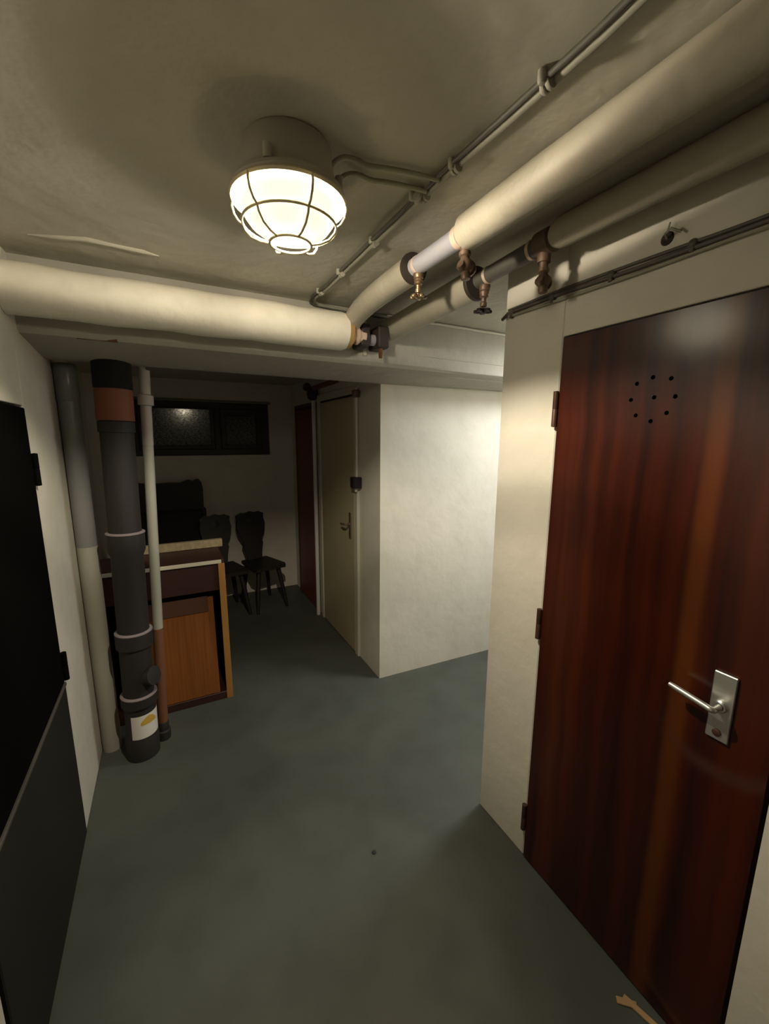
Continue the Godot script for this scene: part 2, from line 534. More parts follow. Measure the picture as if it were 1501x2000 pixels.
func _ready() -> void:
	# ---- camera
	var cam := Camera3D.new()
	cam.name = "camera"
	cam.fov = 102.68
	cam.near = 0.02
	cam.far = 60.0
	add_child(cam)
	var fw := Vector3(sin(deg_to_rad(27.827)) * cos(deg_to_rad(10.24)), -sin(deg_to_rad(10.24)), -cos(deg_to_rad(27.827)) * cos(deg_to_rad(10.24)))
	cam.transform = Transform3D(Basis.looking_at(fw, Vector3.UP) * Basis(Vector3.BACK, deg_to_rad(0.302)), Vector3(0, 1.68, 0))
	cam.current = true
	# ---- environment: a cellar at night, lit by its lamp and others out of view
	var env := Environment.new()
	env.background_mode = Environment.BG_COLOR
	env.background_color = Color(0.010, 0.011, 0.014)
	env.tonemap_mode = Environment.TONE_MAPPER_LINEAR
	env.tonemap_exposure = 1.0
	env.sdfgi_enabled = true
	env.ssao_enabled = true
	env.ssil_enabled = true
	var we := WorldEnvironment.new()
	we.name = "environment"
	we.environment = env
	add_child(we)
	# ---- lamps
	lamp_lights(LAMP, lin(1.0, 0.88, 0.68), 1.80, 0.11, 0.50)
	var panel := AreaLight3D.new()                           # unseen fitting round the corner, placed to light the corner wall
	panel.name = "unseen_panel_light"
	add_child(panel)
	panel.position = Vector3(2.50, 2.245, -1.52)
	panel.rotation.x = -PI / 2
	panel.area_size = Vector2(0.80, 0.42)
	panel.light_color = lin(0.96, 0.97, 0.96)
	panel.light_energy = 3.1
	panel.area_range = 12.0
	panel.area_attenuation = 2.0
	panel.shadow_enabled = true
	materials()
	setting()
	doors()
	pipes()
	recess()
	lamp_fitting(LAMP, "glowing round ceiling lamp with a frosted dome in a cream wire cage")
	wiring()
	var t := thing("unseen_ceiling_panel", "unseen flat opal ceiling light round the corner, placed to light the side passage", "lamp", Vector3(2.5, 2.30, -1.52))  # out of view, the body of the light round the corner
	part("housing", bx(Vector3(2.06, 2.262, -1.76), Vector3(2.94, 2.30, -1.28), 0.004), M.white, t)
	part("opal_cover", bx(Vector3(2.10, 2.250, -1.73), Vector3(2.90, 2.264, -1.31), 0.003), M.opal, t)
	litter()

func setting() -> void:
	var m := MB.new()
	m.box(Vector3(-0.9, -0.10, -4.7), Vector3(4.1, 0.0, 3.6), 0.0)
	single("floor", m, M.floor, "grey green painted concrete floor of the whole cellar corridor", "floor", "", "structure")
	# ceiling with its downstand beam
	var c := thing("ceiling", "grey plastered concrete ceiling with a deep beam across it", "ceiling", Vector3(1.6, 2.3, -0.5), "", "structure")
	m = bx(Vector3(-0.9, 2.30, -2.2), Vector3(4.1, 2.42, 3.6), 0.002)
	m.box(Vector3(-0.9, 2.22, -4.7), Vector3(1.3, 2.42, -2.2), 0.002)
	m.box(Vector3(1.3, 2.22, -2.45), Vector3(4.1, 2.42, -2.2), 0.002)
	part("slab", m, M.ceil, c)
	m = MB.new()
	m.prism(PackedVector2Array([Vector2(-1.97, 2.31), Vector2(-1.97, 2.062), Vector2(-1.985, 2.045), Vector2(-2.30, 2.012), Vector2(-2.362, 2.012), Vector2(-2.362, 2.31)]), Transform3D(Basis(Vector3(0, 0, 1), Vector3(0, 1, 0), Vector3(-1, 0, 0)), Vector3(1.6, 0, 0)), 5.0)
	var beam := part("beam", m, M.beam, c, "plastered beam across the ceiling")
	for r in [[2.118, -1.972, 1.15, 0.006], [2.058, -1.975, 1.25, 0.008], [2.038, -2.06, 1.3, 0.007], [2.018, -2.25, 1.35, 0.006]]:
		m = MB.new()
		m.tube([Vector3(r[2], r[0], r[1]), Vector3(r[2] + 0.3, r[0] - 0.001, r[1]), Vector3(4.0, r[0] - 0.002, r[1])], [0.001, r[3], r[3]], 8)
		part("plaster_ridge", m, M.beam, beam)
	m = MB.new()                                             # a ragged ridge of old filler on the ceiling
	m.tube([Vector3(-0.33, 2.300, -1.77), Vector3(-0.26, 2.299, -1.745), Vector3(-0.17, 2.298, -1.712), Vector3(-0.10, 2.298, -1.722), Vector3(-0.015, 2.299, -1.73), Vector3(0.03, 2.3, -1.75)], [0.002, 0.008, 0.010, 0.007, 0.009, 0.002], 8)
	part("filler_ridge", m, M.ceil, c)
	# right wall: a run along the corridor with the door opening, and its end turning into the side passage
	m = bx(Vector3(1.165, 0, -1.243), Vector3(1.30, 2.31, -0.975), 0.004)
	m.box(Vector3(1.165, 2.006, -0.975), Vector3(1.30, 2.31, -0.302), 0.002)
	m.box(Vector3(1.165, 0, -0.302), Vector3(1.30, 2.31, 3.6), 0.002)
	m.box(Vector3(1.21, 0, -0.98), Vector3(1.29, 2.01, -0.30), 0.0)
	single("wall_right", m, M.wall, "cream plastered wall on the right holding the mahogany door", "wall", "", "structure")
	single("wall_return", bx(Vector3(1.30, 0, -1.243), Vector3(4.1, 2.31, -1.12), 0.002), M.wall, "near wall of the side passage turning off to the right", "wall", "", "structure")
	single("wall_end", bx(Vector3(4.0, 0, -2.4), Vector3(4.1, 2.31, -1.243), 0.0), M.wall, "end wall of the side passage on the right", "wall", "", "structure")
	m = MB.new()
	m.prism(PackedVector2Array([Vector2(1.213, 2.36), Vector2(2.16, 2.315), Vector2(4.1, 2.25), Vector2(4.1, 2.40), Vector2(1.34, 2.47), Vector2(1.34, 4.62), Vector2(1.225, 4.62)]), Transform3D(Basis(Vector3.RIGHT, -PI / 2), Vector3(0, 1.12, 0)), 2.24)
	single("wall_corner", m, M.wall, "pale plastered corner wall brightly lit at the mouth of the side passage", "wall", "", "structure")
	# left wall
	m = bx(Vector3(-0.57, 0, -2.52), Vector3(-0.434, 2.31, -1.912), 0.006)
	m.box(Vector3(-0.57, 1.786, -1.912), Vector3(-0.434, 2.31, -1.05), 0.002)
	m.box(Vector3(-0.57, 0, -1.05), Vector3(-0.434, 2.31, 3.6), 0.002)
	m.box(Vector3(-0.57, 0, -1.92), Vector3(-0.49, 1.79, -1.04), 0.0)
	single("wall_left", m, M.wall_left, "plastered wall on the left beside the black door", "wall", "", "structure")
	m = bx(Vector3(-0.72, 0, -4.6), Vector3(-0.60, 2.31, -2.3), 0.0)
	m.box(Vector3(-0.72, 0, -2.52), Vector3(-0.57, 2.31, -2.40), 0.0)
	single("wall_recess", m, M.wall, "left wall of the dark recess behind the pipes", "wall", "", "structure")
	# back wall with the window opening
	m = bx(Vector3(-0.72, 0, -4.62), Vector3(1.23, 1.50, -4.476), 0.002)
	m.box(Vector3(-0.72, 2.02, -4.62), Vector3(1.23, 2.31, -4.476), 0.002)
	m.box(Vector3(-0.72, 1.50, -4.62), Vector3(-0.275, 2.02, -4.476), 0.002)
	m.box(Vector3(0.98, 1.50, -4.62), Vector3(1.23, 2.02, -4.476), 0.002)
	single("wall_back", m, M.wall, "back wall of the recess below and around the cellar window", "wall", "", "structure")
	single("wall_front_unseen", bx(Vector3(-0.9, 0, 3.5), Vector3(4.1, 2.31, 3.6), 0.0), M.frame, "unseen wall behind the viewer, placed to close the corridor and limit its bounced light", "wall", "", "structure")  # out of view; distance and tone set the bounced light
	# cellar window
	var w := thing("window_1", "low dark framed cellar window with two panes of rippled glass", "window", Vector3(0.35, 1.5, -4.53), "", "structure")
	var z0 := -4.56
	var z1 := -4.51
	m = bx(Vector3(-0.275, 1.96, z0), Vector3(0.98, 2.02, z1), 0.004)
	m.box(Vector3(-0.275, 1.50, z0), Vector3(0.98, 1.56, z1), 0.004)
	m.box(Vector3(-0.275, 1.55, z0), Vector3(-0.215, 1.97, z1), 0.004)
	m.box(Vector3(0.90, 1.55, z0), Vector3(0.98, 1.97, z1), 0.004)
	m.box(Vector3(0.445, 1.55, z0), Vector3(0.505, 1.97, z1), 0.004)
	part("window_frame", m, M.win_frame, w)
	for s in [[-0.215, 0.445, 0.035, 0.012], [0.505, 0.90, 0.048, 0.07]]:
		m = bx(Vector3(s[0], 1.96 - s[3], z0 + 0.005), Vector3(s[1], 1.96, z1 + 0.012), 0.004)
		m.box(Vector3(s[0], 1.56, z0 + 0.005), Vector3(s[1], 1.60, z1 + 0.012), 0.004)
		m.box(Vector3(s[0], 1.60, z0 + 0.005), Vector3(s[0] + s[2], 1.96 - s[3], z1 + 0.012), 0.004)
		m.box(Vector3(s[1] - s[2], 1.60, z0 + 0.005), Vector3(s[1], 1.96 - s[3], z1 + 0.012), 0.004)
		var sash := part("sash", m, M.win_frame, w)
		part("pane", bx(Vector3(s[0] + s[2], 1.60, -4.538), Vector3(s[1] - s[2], 1.96 - s[3], -4.532), 0.0), M.pane, sash)
	var unseen_lamp := OmniLight3D.new()                            # unseen lamp outside, placed to make the glow on the left pane
	unseen_lamp.name = "unseen_outdoor_light"
	add_child(unseen_lamp, true)
	unseen_lamp.position = Vector3(0.18, 1.935, -4.585)
	unseen_lamp.light_color = lin(1.0, 0.9, 0.72)
	unseen_lamp.light_energy = 0.06
	unseen_lamp.light_size = 0.012
	unseen_lamp.omni_range = 6.0
	unseen_lamp.omni_attenuation = 2.0
	unseen_lamp.shadow_enabled = true
	m = MB.new()
	m.lathe(Vector3(0.18, 1.910, -4.585), Vector3.UP, [[0.0, 0.0], [0.016, 0.008], [0.022, 0.026], [0.016, 0.044], [0.010, 0.052], [0.0, 0.052]], 16, 70)
	part("unseen_outdoor_bulb", m, M.bulb, w, "unseen lamp outside behind the pane, placed for the glow on it")  # bulb of the unseen lamp outside, kept with the window
	part("lintel_strip", bx(Vector3(-0.30, 2.018, -4.476), Vector3(1.0, 2.040, -4.462), 0.003), M.lintel, w)

func doors() -> void:
	# the mahogany door on the right
	var d := thing("door_1", "glossy mahogany door with a ring of vent holes and chrome lever", "door", Vector3(1.165, 0, -0.64), "", "structure")
	var xa := 1.157
	var za := -0.966
	var zb := -0.310
	var leaf := MB.new()
	var y0 := 0.010
	var y1 := 1.998
	var xb := 1.197
	leaf.flat([Vector3(xa, y0, za), Vector3(xa, y0, zb), Vector3(xa, y1, zb), Vector3(xa, y1, za)], Vector3.LEFT, [Vector2(0, 1), Vector2(1, 1), Vector2(1, 0), Vector2(0, 0)])
	leaf.flat([Vector3(xb, y0, za), Vector3(xb, y0, zb), Vector3(xb, y1, zb), Vector3(xb, y1, za)], Vector3.RIGHT, [Vector2(0, 1), Vector2(1, 1), Vector2(1, 0), Vector2(0, 0)])
	leaf.flat([Vector3(xa, y0, za), Vector3(xb, y0, za), Vector3(xb, y1, za), Vector3(xa, y1, za)], Vector3.FORWARD)
	leaf.flat([Vector3(xa, y0, zb), Vector3(xb, y0, zb), Vector3(xb, y1, zb), Vector3(xa, y1, zb)], Vector3.BACK)
	leaf.flat([Vector3(xa, y0, za), Vector3(xb, y0, za), Vector3(xb, y0, zb), Vector3(xa, y0, zb)], Vector3.DOWN)
	leaf.flat([Vector3(xa, y1, za), Vector3(xb, y1, za), Vector3(xb, y1, zb), Vector3(xa, y1, zb)], Vector3.UP)
	var wood := mat(Color.WHITE, 0.45, 0.0, 0.25)
	wood.clearcoat_enabled = true
	wood.clearcoat = 0.6
	wood.clearcoat_roughness = 0.22
	wood.albedo_texture = veneer(512, 1024)
	var csg := CSGMesh3D.new()
	csg.name = "door_leaf"
	csg.mesh = leaf.mesh(d.position)
	csg.material = wood
	d.add_child(csg)
	var holes := [[-0.662, 1.790], [-0.671, 1.842], [-0.625, 1.834], [-0.610, 1.788], [-0.626, 1.748], [-0.664, 1.728], [-0.706, 1.745], [-0.724, 1.788], [-0.712, 1.830]]
	for h in holes:
		var cut := CSGCylinder3D.new()
		cut.name = "vent_hole"
		cut.operation = CSGShape3D.OPERATION_SUBTRACTION
		cut.radius = 0.0058
		cut.height = 0.10
		cut.sides = 14
		cut.material = M.hole
		csg.add_child(cut, true)
		cut.position = Vector3(xa + 0.02, h[1], h[0]) - d.position
		cut.rotation.z = PI / 2
	for y in [1.718, 0.957, 0.130]:
		var m := MB.new()
		m.lathe(Vector3(1.152, y, -0.974), Vector3.UP, [[0.0, 0.0], [0.009, 0.002], [0.009, 0.057], [0.0082, 0.059], [0.009, 0.061], [0.009, 0.116], [0.0, 0.118]], 14)
		part("hinge", m, M.hinge, d)
	lever_handle(d, xa, 1.040, -0.412, Vector3(1.112, 1.054, -0.512), Vector2(-0.436, 0.948), Vector2(-0.388, 1.124), M.steel)
	# the black door on the left
	d = thing("door_2", "near black door on the left with a dark grey lower panel", "door", Vector3(-0.434, 0, -1.5), "", "structure")
	var a := -1.905
	var b := -1.06
	part("upper_panel", bx(Vector3(-0.470, 0.716, a), Vector3(-0.430, 1.778, b), 0.003), M.black, d)
	part("lower_panel", bx(Vector3(-0.470, 0.012, a), Vector3(-0.428, 0.706, b), 0.003), M.kick, d, "dark grey lower panel")
	part("cover_strip", bx(Vector3(-0.470, 0.705, a), Vector3(-0.424, 0.717, b), 0.002), M.kick_lip, d)
	for y in [1.50, 0.72]:
		var m := MB.new()
		m.lathe(Vector3(-0.424, y, -1.915), Vector3.UP, [[0.0, 0.0], [0.010, 0.002], [0.010, 0.060], [0.009, 0.062], [0.010, 0.064], [0.010, 0.118], [0.0, 0.12]], 14)
		part("hinge", m, M.black, d)
	# cream door and red door in the recess
	var x := 1.215
	d = thing("door_3", "cream door in the recess with a small dark lever handle", "door", Vector3(x, 0, -3.12), "", "structure")
	part("door_leaf", bx(Vector3(x - 0.012, 0.008, -3.475), Vector3(x + 0.002, 1.972, -2.762), 0.003), M.cream, d)
	part("shadow_gap", bx(Vector3(x - 0.004, 0.0, -3.49), Vector3(x + 0.001, 1.992, -2.745), 0.0), M.gap, d)
	door_frame(d, -3.487, -2.748, 1.988, x + 0.003, 0.055, M.frame, 0.022)
	lever_handle(d, x - 0.012, 1.030, -2.835, Vector3(x - 0.055, 1.022, -2.93), Vector2(-2.853, 0.92), Vector2(-2.818, 1.12), M.bronze)
	d = thing("door_4", "dark red door at the far end of the recess", "door", Vector3(x, 0, -3.95), "", "structure")
	part("door_leaf", bx(Vector3(x - 0.010, 0.008, -4.235), Vector3(x + 0.006, 1.945, -3.672), 0.003), M.red, d)
	part("shadow_gap", bx(Vector3(x - 0.002, 0.0, -4.25), Vector3(x + 0.005, 1.965, -3.66), 0.0), M.gap, d)
	door_frame(d, -4.247, -3.662, 1.962, x + 0.006, 0.035, M.red_frame, 0.018)

func pipes() -> void:
	var m := MB.new()
	# lagged pipe across the corridor, in front of the beam
	var t := thing("lagged_pipe", "thick cream lagged pipe running from the left wall along the beam", "pipe", Vector3(0.15, 2.08, -1.86))
	m = MB.new()
	var path := []
	var rr := []
	for i in 13:
		path.append(Vector3(-0.434 + i * 0.098, 2.158 + 0.002 * sin(i * 1.7), -1.86))
		rr.append(0.081 + 0.0015 * sin(i * 2.3))
	path.append(Vector3(0.764, 2.158, -1.86)); rr.append(0.079)
	path.append(Vector3(0.770, 2.158, -1.86)); rr.append(0.074)
	m.tube(path, rr, 36)
	part("lagging", m, M.lag_lit, t)
	m = MB.new()
	m.lathe(Vector3(0.770, 2.158, -1.86), Vector3.RIGHT, [[0.0, 0.0], [0.070, 0.0], [0.068, 0.022], [0.046, 0.040], [0.0, 0.040]], 28)
	part("end_collar", m, M.lip, t, "tan torn end of the lagging")
	m = MB.new()
	m.tube([Vector3(0.80, 2.152, -1.86), Vector3(0.87, 2.146, -1.86)], 0.030, 16)
	m.lathe(Vector3(0.822, 2.150, -1.86), Vector3.RIGHT, [[0.030, 0.0], [0.040, 0.002], [0.040, 0.012], [0.030, 0.014]], 20)
	part("pipe_stub", m, M.tape, t)
	# dark valve body at the corner
	t = thing("pipe_hanger", "rusty dark twin plate fitting below the beam at the pipe corner", "fitting", Vector3(0.92, 2.06, -1.87))
	for q in [[0.846, 0.890], [0.934, 0.990]]:
		part("plate", bx(Vector3(q[0], 2.105, -1.955), Vector3(q[1], 2.205, -1.835), 0.006), M.ring, t)
	m = MB.new()
	m.tube([Vector3(0.85, 2.146, -1.89), Vector3(0.985, 2.146, -1.89)], 0.026, 16)
	part("body", m, M.bare, t)
	m = MB.new()
	m.tube([Vector3(0.956, 2.11, -1.86), Vector3(0.956, 2.062, -1.86)], [0.011, 0.009], 10)
	part("drain_stub", m, M.rust, t)
	part("hanger_strap", bx(Vector3(0.903, 2.085, -1.960), Vector3(0.922, 2.30, -1.945), 0.002), M.frame, t)
	# first pipe along the corridor
	t = thing("heating_pipe", "larger cream lagged heating pipe along the ceiling with a bare grey stretch", "pipe", Vector3(0.7900, 2.2031, -0.8541))
	m = MB.new()
	path = []; rr = []
	for i in 20:
		path.append(Vector3(0.790, 2.248 + 0.0012 * sin(i * 1.9), 3.5 - i * 0.2365))
		rr.append(0.0470 + 0.0009 * sin(i * 2.9))
	path.append(Vector3(0.7900, 2.2469, -1.0089)); rr.append(0.0458)
	path.append(Vector3(0.7900, 2.2469, -1.0228)); rr.append(0.038)
	path.append(Vector3(0.7900, 2.2469, -1.0292)); rr.append(0.030)
	m.tube(path, rr, 32)
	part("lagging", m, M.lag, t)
	m = MB.new()
	m.tube([Vector3(0.7900, 2.2469, -1.0142), Vector3(0.7900, 2.2469, -1.3238)], 0.0283, 24)
	part("bare_pipe", m, M.bare, t, "bare blue grey stretch of pipe")
	m = MB.new()
	m.lathe(Vector3(0.7900, 2.2469, -1.0313), Vector3.FORWARD, [[0.026, 0.0], [0.0315, 0.002], [0.0315, 0.022], [0.026, 0.024]], 24)
	part("solder_band", m, M.tape, t)
	m = MB.new()
	m.lathe(Vector3(0.7900, 2.2469, -1.2576), Vector3.FORWARD, [[0.026, 0.0], [0.0292, 0.002], [0.0292, 0.012], [0.026, 0.014]], 24)
	part("solder_band", m, M.tape, t)
	m = MB.new()
	m.lathe(Vector3(0.7900, 2.2458, -1.2875), Vector3.FORWARD, [[0.026, 0.0], [0.049, 0.001], [0.050, 0.010], [0.049, 0.016], [0.026, 0.018]], 32)
	part("end_ring", m, M.ring, t, "dark ring closing the lagging")
	m = MB.new()
	path = [Vector3(0.7900, 2.2458, -1.2982), Vector3(0.7900, 2.2448, -1.4092), Vector3(0.7900, 2.2416, -1.5267), Vector3(0.7911, 2.2362, -1.6334), Vector3(0.7943, 2.2277, -1.7295), Vector3(0.8007, 2.2159, -1.8149), Vector3(0.806, 2.200, -1.850), Vector3(0.812, 2.178, -1.872)]
	m.tube(path, [0.046, 0.046, 0.046, 0.0455, 0.045, 0.043, 0.038, 0.030], 32)
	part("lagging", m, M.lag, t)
	hand_valve(Vector3(0.7922, 2.2223, -1.2662), Vector3(0.002, -0.078, -0.004), 0.0235, M.brass, M.brass, t)
	hand_valve(Vector3(0.7943, 2.2245, -1.0270), Vector3(0.004, -0.098, 0.006), 0.0285, M.bronze, M.bronze, t, true)
	# second pipe, close to the right wall
	t = thing("heating_pipe", "thinner cream lagged heating pipe hugging the right wall with dark valves", "pipe", Vector3(1.0400, 2.1947, -0.8404))
	m = MB.new()
	path = []; rr = []
	for i in 20:
		path.append(Vector3(1.040, 2.2555 + 0.001 * sin(i * 2.1), 3.5 - i * 0.2316))
		rr.append(0.0393 + 0.0006 * sin(i * 2.7))
	path.append(Vector3(1.0400, 2.2536, -0.9160)); rr.append(0.036)
	path.append(Vector3(1.0400, 2.2525, -0.9286)); rr.append(0.0275)
	m.tube(path, rr, 32)
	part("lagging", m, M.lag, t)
	m = MB.new()
	m.tube([Vector3(1.0400, 2.2525, -0.9139), Vector3(1.0400, 2.2368, -1.2606)], 0.0268, 24)
	part("bare_pipe", m, M.olive, t, "bare dark olive stretch of pipe")
	m = MB.new()
	m.lathe(Vector3(1.0400, 2.2488, -1.0032), Vector3.FORWARD, [[0.025, 0.0], [0.0284, 0.001], [0.0284, 0.012], [0.025, 0.013]], 24)
	part("solder_band", m, M.tape, t)
	m = MB.new()
	m.lathe(Vector3(1.0400, 2.2404, -1.1976), Vector3.FORWARD, [[0.025, 0.0], [0.0284, 0.001], [0.0284, 0.012], [0.025, 0.013]], 24)
	part("solder_band", m, M.tape, t)
	m = MB.new()
	m.lathe(Vector3(1.0400, 2.2515, -0.9297), Vector3.FORWARD, [[0.025, 0.0], [0.035, 0.003], [0.035, 0.053], [0.025, 0.057]], 24)
	m.tube([Vector3(1.0400, 2.2368, -0.9612), Vector3(1.0400, 2.1968, -0.9612)], 0.019, 16)
	part("tee", m, M.bronze, t)
	m = MB.new()
	m.lathe(Vector3(1.0400, 2.2305, -1.2553), Vector3.FORWARD, [[0.0, 0.0], [0.056, 0.001], [0.058, 0.006], [0.058, 0.016], [0.03, 0.018]], 32)
	part("end_ring", m, M.ring, t, "dark disc closing the lagging")
	m = MB.new()
	m.tube([Vector3(1.0400, 2.2305, -1.2711), Vector3(1.0400, 2.2210, -1.5757), Vector3(1.0400, 2.2137, -1.8384), Vector3(1.0400, 2.2130, -1.9690)], [0.0535, 0.0535, 0.0525, 0.0525], 32)
	part("lagging", m, M.lag, t)
	hand_valve(Vector3(1.0421, 2.2137, -1.2238), Vector3(0.0, -0.092, -0.004), 0.026, M.bronze, M.ring, t)
	hand_valve(Vector3(1.0400, 2.2010, -0.9612), Vector3(0.0, -0.090, 0.004), 0.0285, M.bronze, M.bronze, t, true)
	# soil stack, thin painted riser and grey riser on the left
	t = thing("drain_stack", "thick dark cast iron drain stack with pale rimmed collars", "pipe", Vector3(-0.235, 0, -2.33))
	var foot := Vector3(-0.235, 0, -2.33)
	var head := Vector3(-0.192, 2.03, -2.33)
	var ax := (head - foot).normalized()
	var L := foot.distance_to(head)
	m = MB.new()
	m.lathe(foot, ax, [[0.079, 0.0], [0.079, 0.115], [0.073, 0.125], [0.073, 0.30], [0.084, 0.302], [0.084, 0.352], [0.072, 0.354], [0.072, 0.62], [0.084, 0.625], [0.084, 0.700], [0.071, 0.702], [0.071, 1.10], [0.082, 1.13], [0.082, 1.215], [0.070, 1.217], [0.070, 1.70], [0.076, 1.70], [0.076, 1.748], [0.069, 1.75], [0.069, L]], 36)
	part("stack_pipe", m, M.iron, t)
	for h in [0.352, 0.700, 1.215]:
		m = MB.new()
		m.lathe(foot + ax * h, ax, [[0.072, 0.0], [0.0848, 0.0], [0.0848, 0.004], [0.072, 0.009]], 36)
		part("collar_rim", m, M.collar, t, "pale rim of a pipe collar")
	m = MB.new()
	m.lathe(foot + ax * 1.752, ax, [[0.07, 0.0], [0.0775, 0.001], [0.0775, 0.142], [0.07, 0.144]], 36)
	part("orange_sleeve", m, M.orange_band, t, "faded orange sleeve")
	m = MB.new()
	m.lathe(foot + ax * 1.9, ax, [[0.07, 0.0], [0.079, 0.001], [0.079, 0.12], [0.07, 0.122]], 36)
	part("top_socket", m, M.hole, t)
	m = MB.new()
	m.lathe(foot + ax * 0.45 + Vector3(0.03, 0, 0.03), Vector3(0.8, 0.25, 0.55), [[0.0, 0.0], [0.042, 0.0], [0.042, 0.045], [0.048, 0.047], [0.048, 0.062], [0.0, 0.066]], 24)
	part("cleanout", m, M.iron, t)
	for q in [[0.130, 0.130, -0.55, 1.75, "white_label", M.label_white, 0.0755], [0.205, 0.045, 0.05, 1.1, "yellow_label", M.label_yellow, 0.0765]]:
		m = MB.new()                                          # a label that follows the pipe's curve
		var a0: float = q[2]
		var f := m.v.size()
		for k in 17:
			var a: float = a0 + (q[3] - a0) * k / 16.0
			var r := Vector3(sin(a), 0, cos(a))
			m.vert(foot + ax * q[0] + r * q[6], r)
			m.vert(foot + ax * (q[0] + q[1] * (1.0 if q[4] == "white_label" else sin(PI * (k + 2) / 20.0))) + r * q[6], r)
		for k in 16:
			m.tri(f + 2 * k, f + 2 * k + 1, f + 2 * k + 2)
			m.tri(f + 2 * k + 1, f + 2 * k + 3, f + 2 * k + 2)
		part(q[4], m, q[5], t)
	t = thing("riser_pipe", "thin pale painted riser pipe standing right of the dark drain stack", "pipe", Vector3(-0.139, 0, -2.405))
	foot = Vector3(-0.139, 0, -2.405)
	head = Vector3(-0.066, 2.0, -2.405)
	m = MB.new()
	m.tube([foot.lerp(head, 0.33), foot.lerp(head, 0.82)], 0.0245, 16)
	part("painted_pipe", m, M.paint_pipe, t)
	m = MB.new()
	m.tube([foot.lerp(head, 0.05), foot.lerp(head, 0.33)], 0.0255, 16)
	part("rusty_pipe", m, M.rust, t, "rusted lower length")
	m = MB.new()
	m.lathe(foot, head - foot, [[0.0, 0.0], [0.037, 0.0], [0.037, 0.05], [0.029, 0.055], [0.029, 0.10], [0.026, 0.105]], 18)
	part("floor_sleeve", m, M.iron, t)
	m = MB.new()
	m.tube([foot.lerp(head, 0.82), foot.lerp(head, 1.0)], 0.025, 16)
	m.lathe(foot.lerp(head, 0.915), head - foot, [[0.025, 0.0], [0.036, 0.004], [0.036, 0.05], [0.025, 0.055]], 18)
	part("top_length", m, M.base, t, "unpainted dark top length with a coupling")
	m = MB.new()
	path = arc_pts(foot.lerp(head, 0.965), foot.lerp(head, 1.05) + Vector3(-0.01, 0, 0), foot.lerp(head, 1.0) + Vector3(-0.075, 0.03, 0.0), 8)
	m.tube(path, 0.017, 12)
	part("branch", m, M.base, t)
	m = MB.new()
	t = thing("wall_pipe", "grey plastic pipe on the left wall corner, painted cream lower down", "pipe", Vector3(-0.388, 0, -2.45))
	m.tube([Vector3(-0.388, 0.0, -2.45), Vector3(-0.388, 1.14, -2.45)], 0.0445, 24)
	part("painted_length", m, M.paint_pipe, t, "lower length painted cream like the wall")
	m = MB.new()
	m.tube([Vector3(-0.388, 1.14, -2.45), Vector3(-0.386, 1.90, -2.45)], 0.044, 24)
	part("plastic_length", m, M.grey_pvc, t)
	m = MB.new()
	m.lathe(Vector3(-0.386, 1.84, -2.45), Vector3.UP, [[0.044, 0.0], [0.047, 0.004], [0.047, 0.165], [0.044, 0.17]], 24)
	part("socket", m, M.grey_pvc, t)
	m = MB.new()
	m.tube([Vector3(-0.265, 2.048, -1.99), Vector3(-0.20, 2.046, -1.993), Vector3(-0.135, 2.049, -1.985)], [0.006, 0.003, 0.008], 10)
	single("rusty_stub", m, M.rust, "short rusty iron stub left in the underside of the beam", "metal stub")
	# feed pipe with elbow between the two recess doors
	t = thing("elbow_pipe", "pale pipe dropping between the cream and red doors from a dark elbow", "pipe", Vector3(1.175, 0, -3.585))
	m = MB.new()
	m.tube([Vector3(1.180, 0.0, -3.585), Vector3(1.180, 2.05, -3.585)], 0.019, 14)
	part("drop_pipe", m, M.white, t)
	m = MB.new()
	m.lathe(Vector3(1.172, 2.0, -3.585), Vector3.UP, [[0.019, 0.0], [0.042, 0.02], [0.050, 0.05], [0.046, 0.085], [0.03, 0.10], [0.0, 0.10]], 18, 50)
	m.lathe(Vector3(1.16, 2.085, -3.585), Vector3(-0.5, 0.2, 0.5), [[0.0, 0.0], [0.026, 0.0], [0.026, 0.07], [0.036, 0.072], [0.036, 0.085], [0.0, 0.09]], 14)
	part("elbow", m, M.ring, t)
	m = MB.new()
	m.tube([Vector3(1.172, 2.10, -3.56), Vector3(1.172, 2.105, -3.0)], 0.020, 12)
	part("run_pipe", m, M.rust, t)

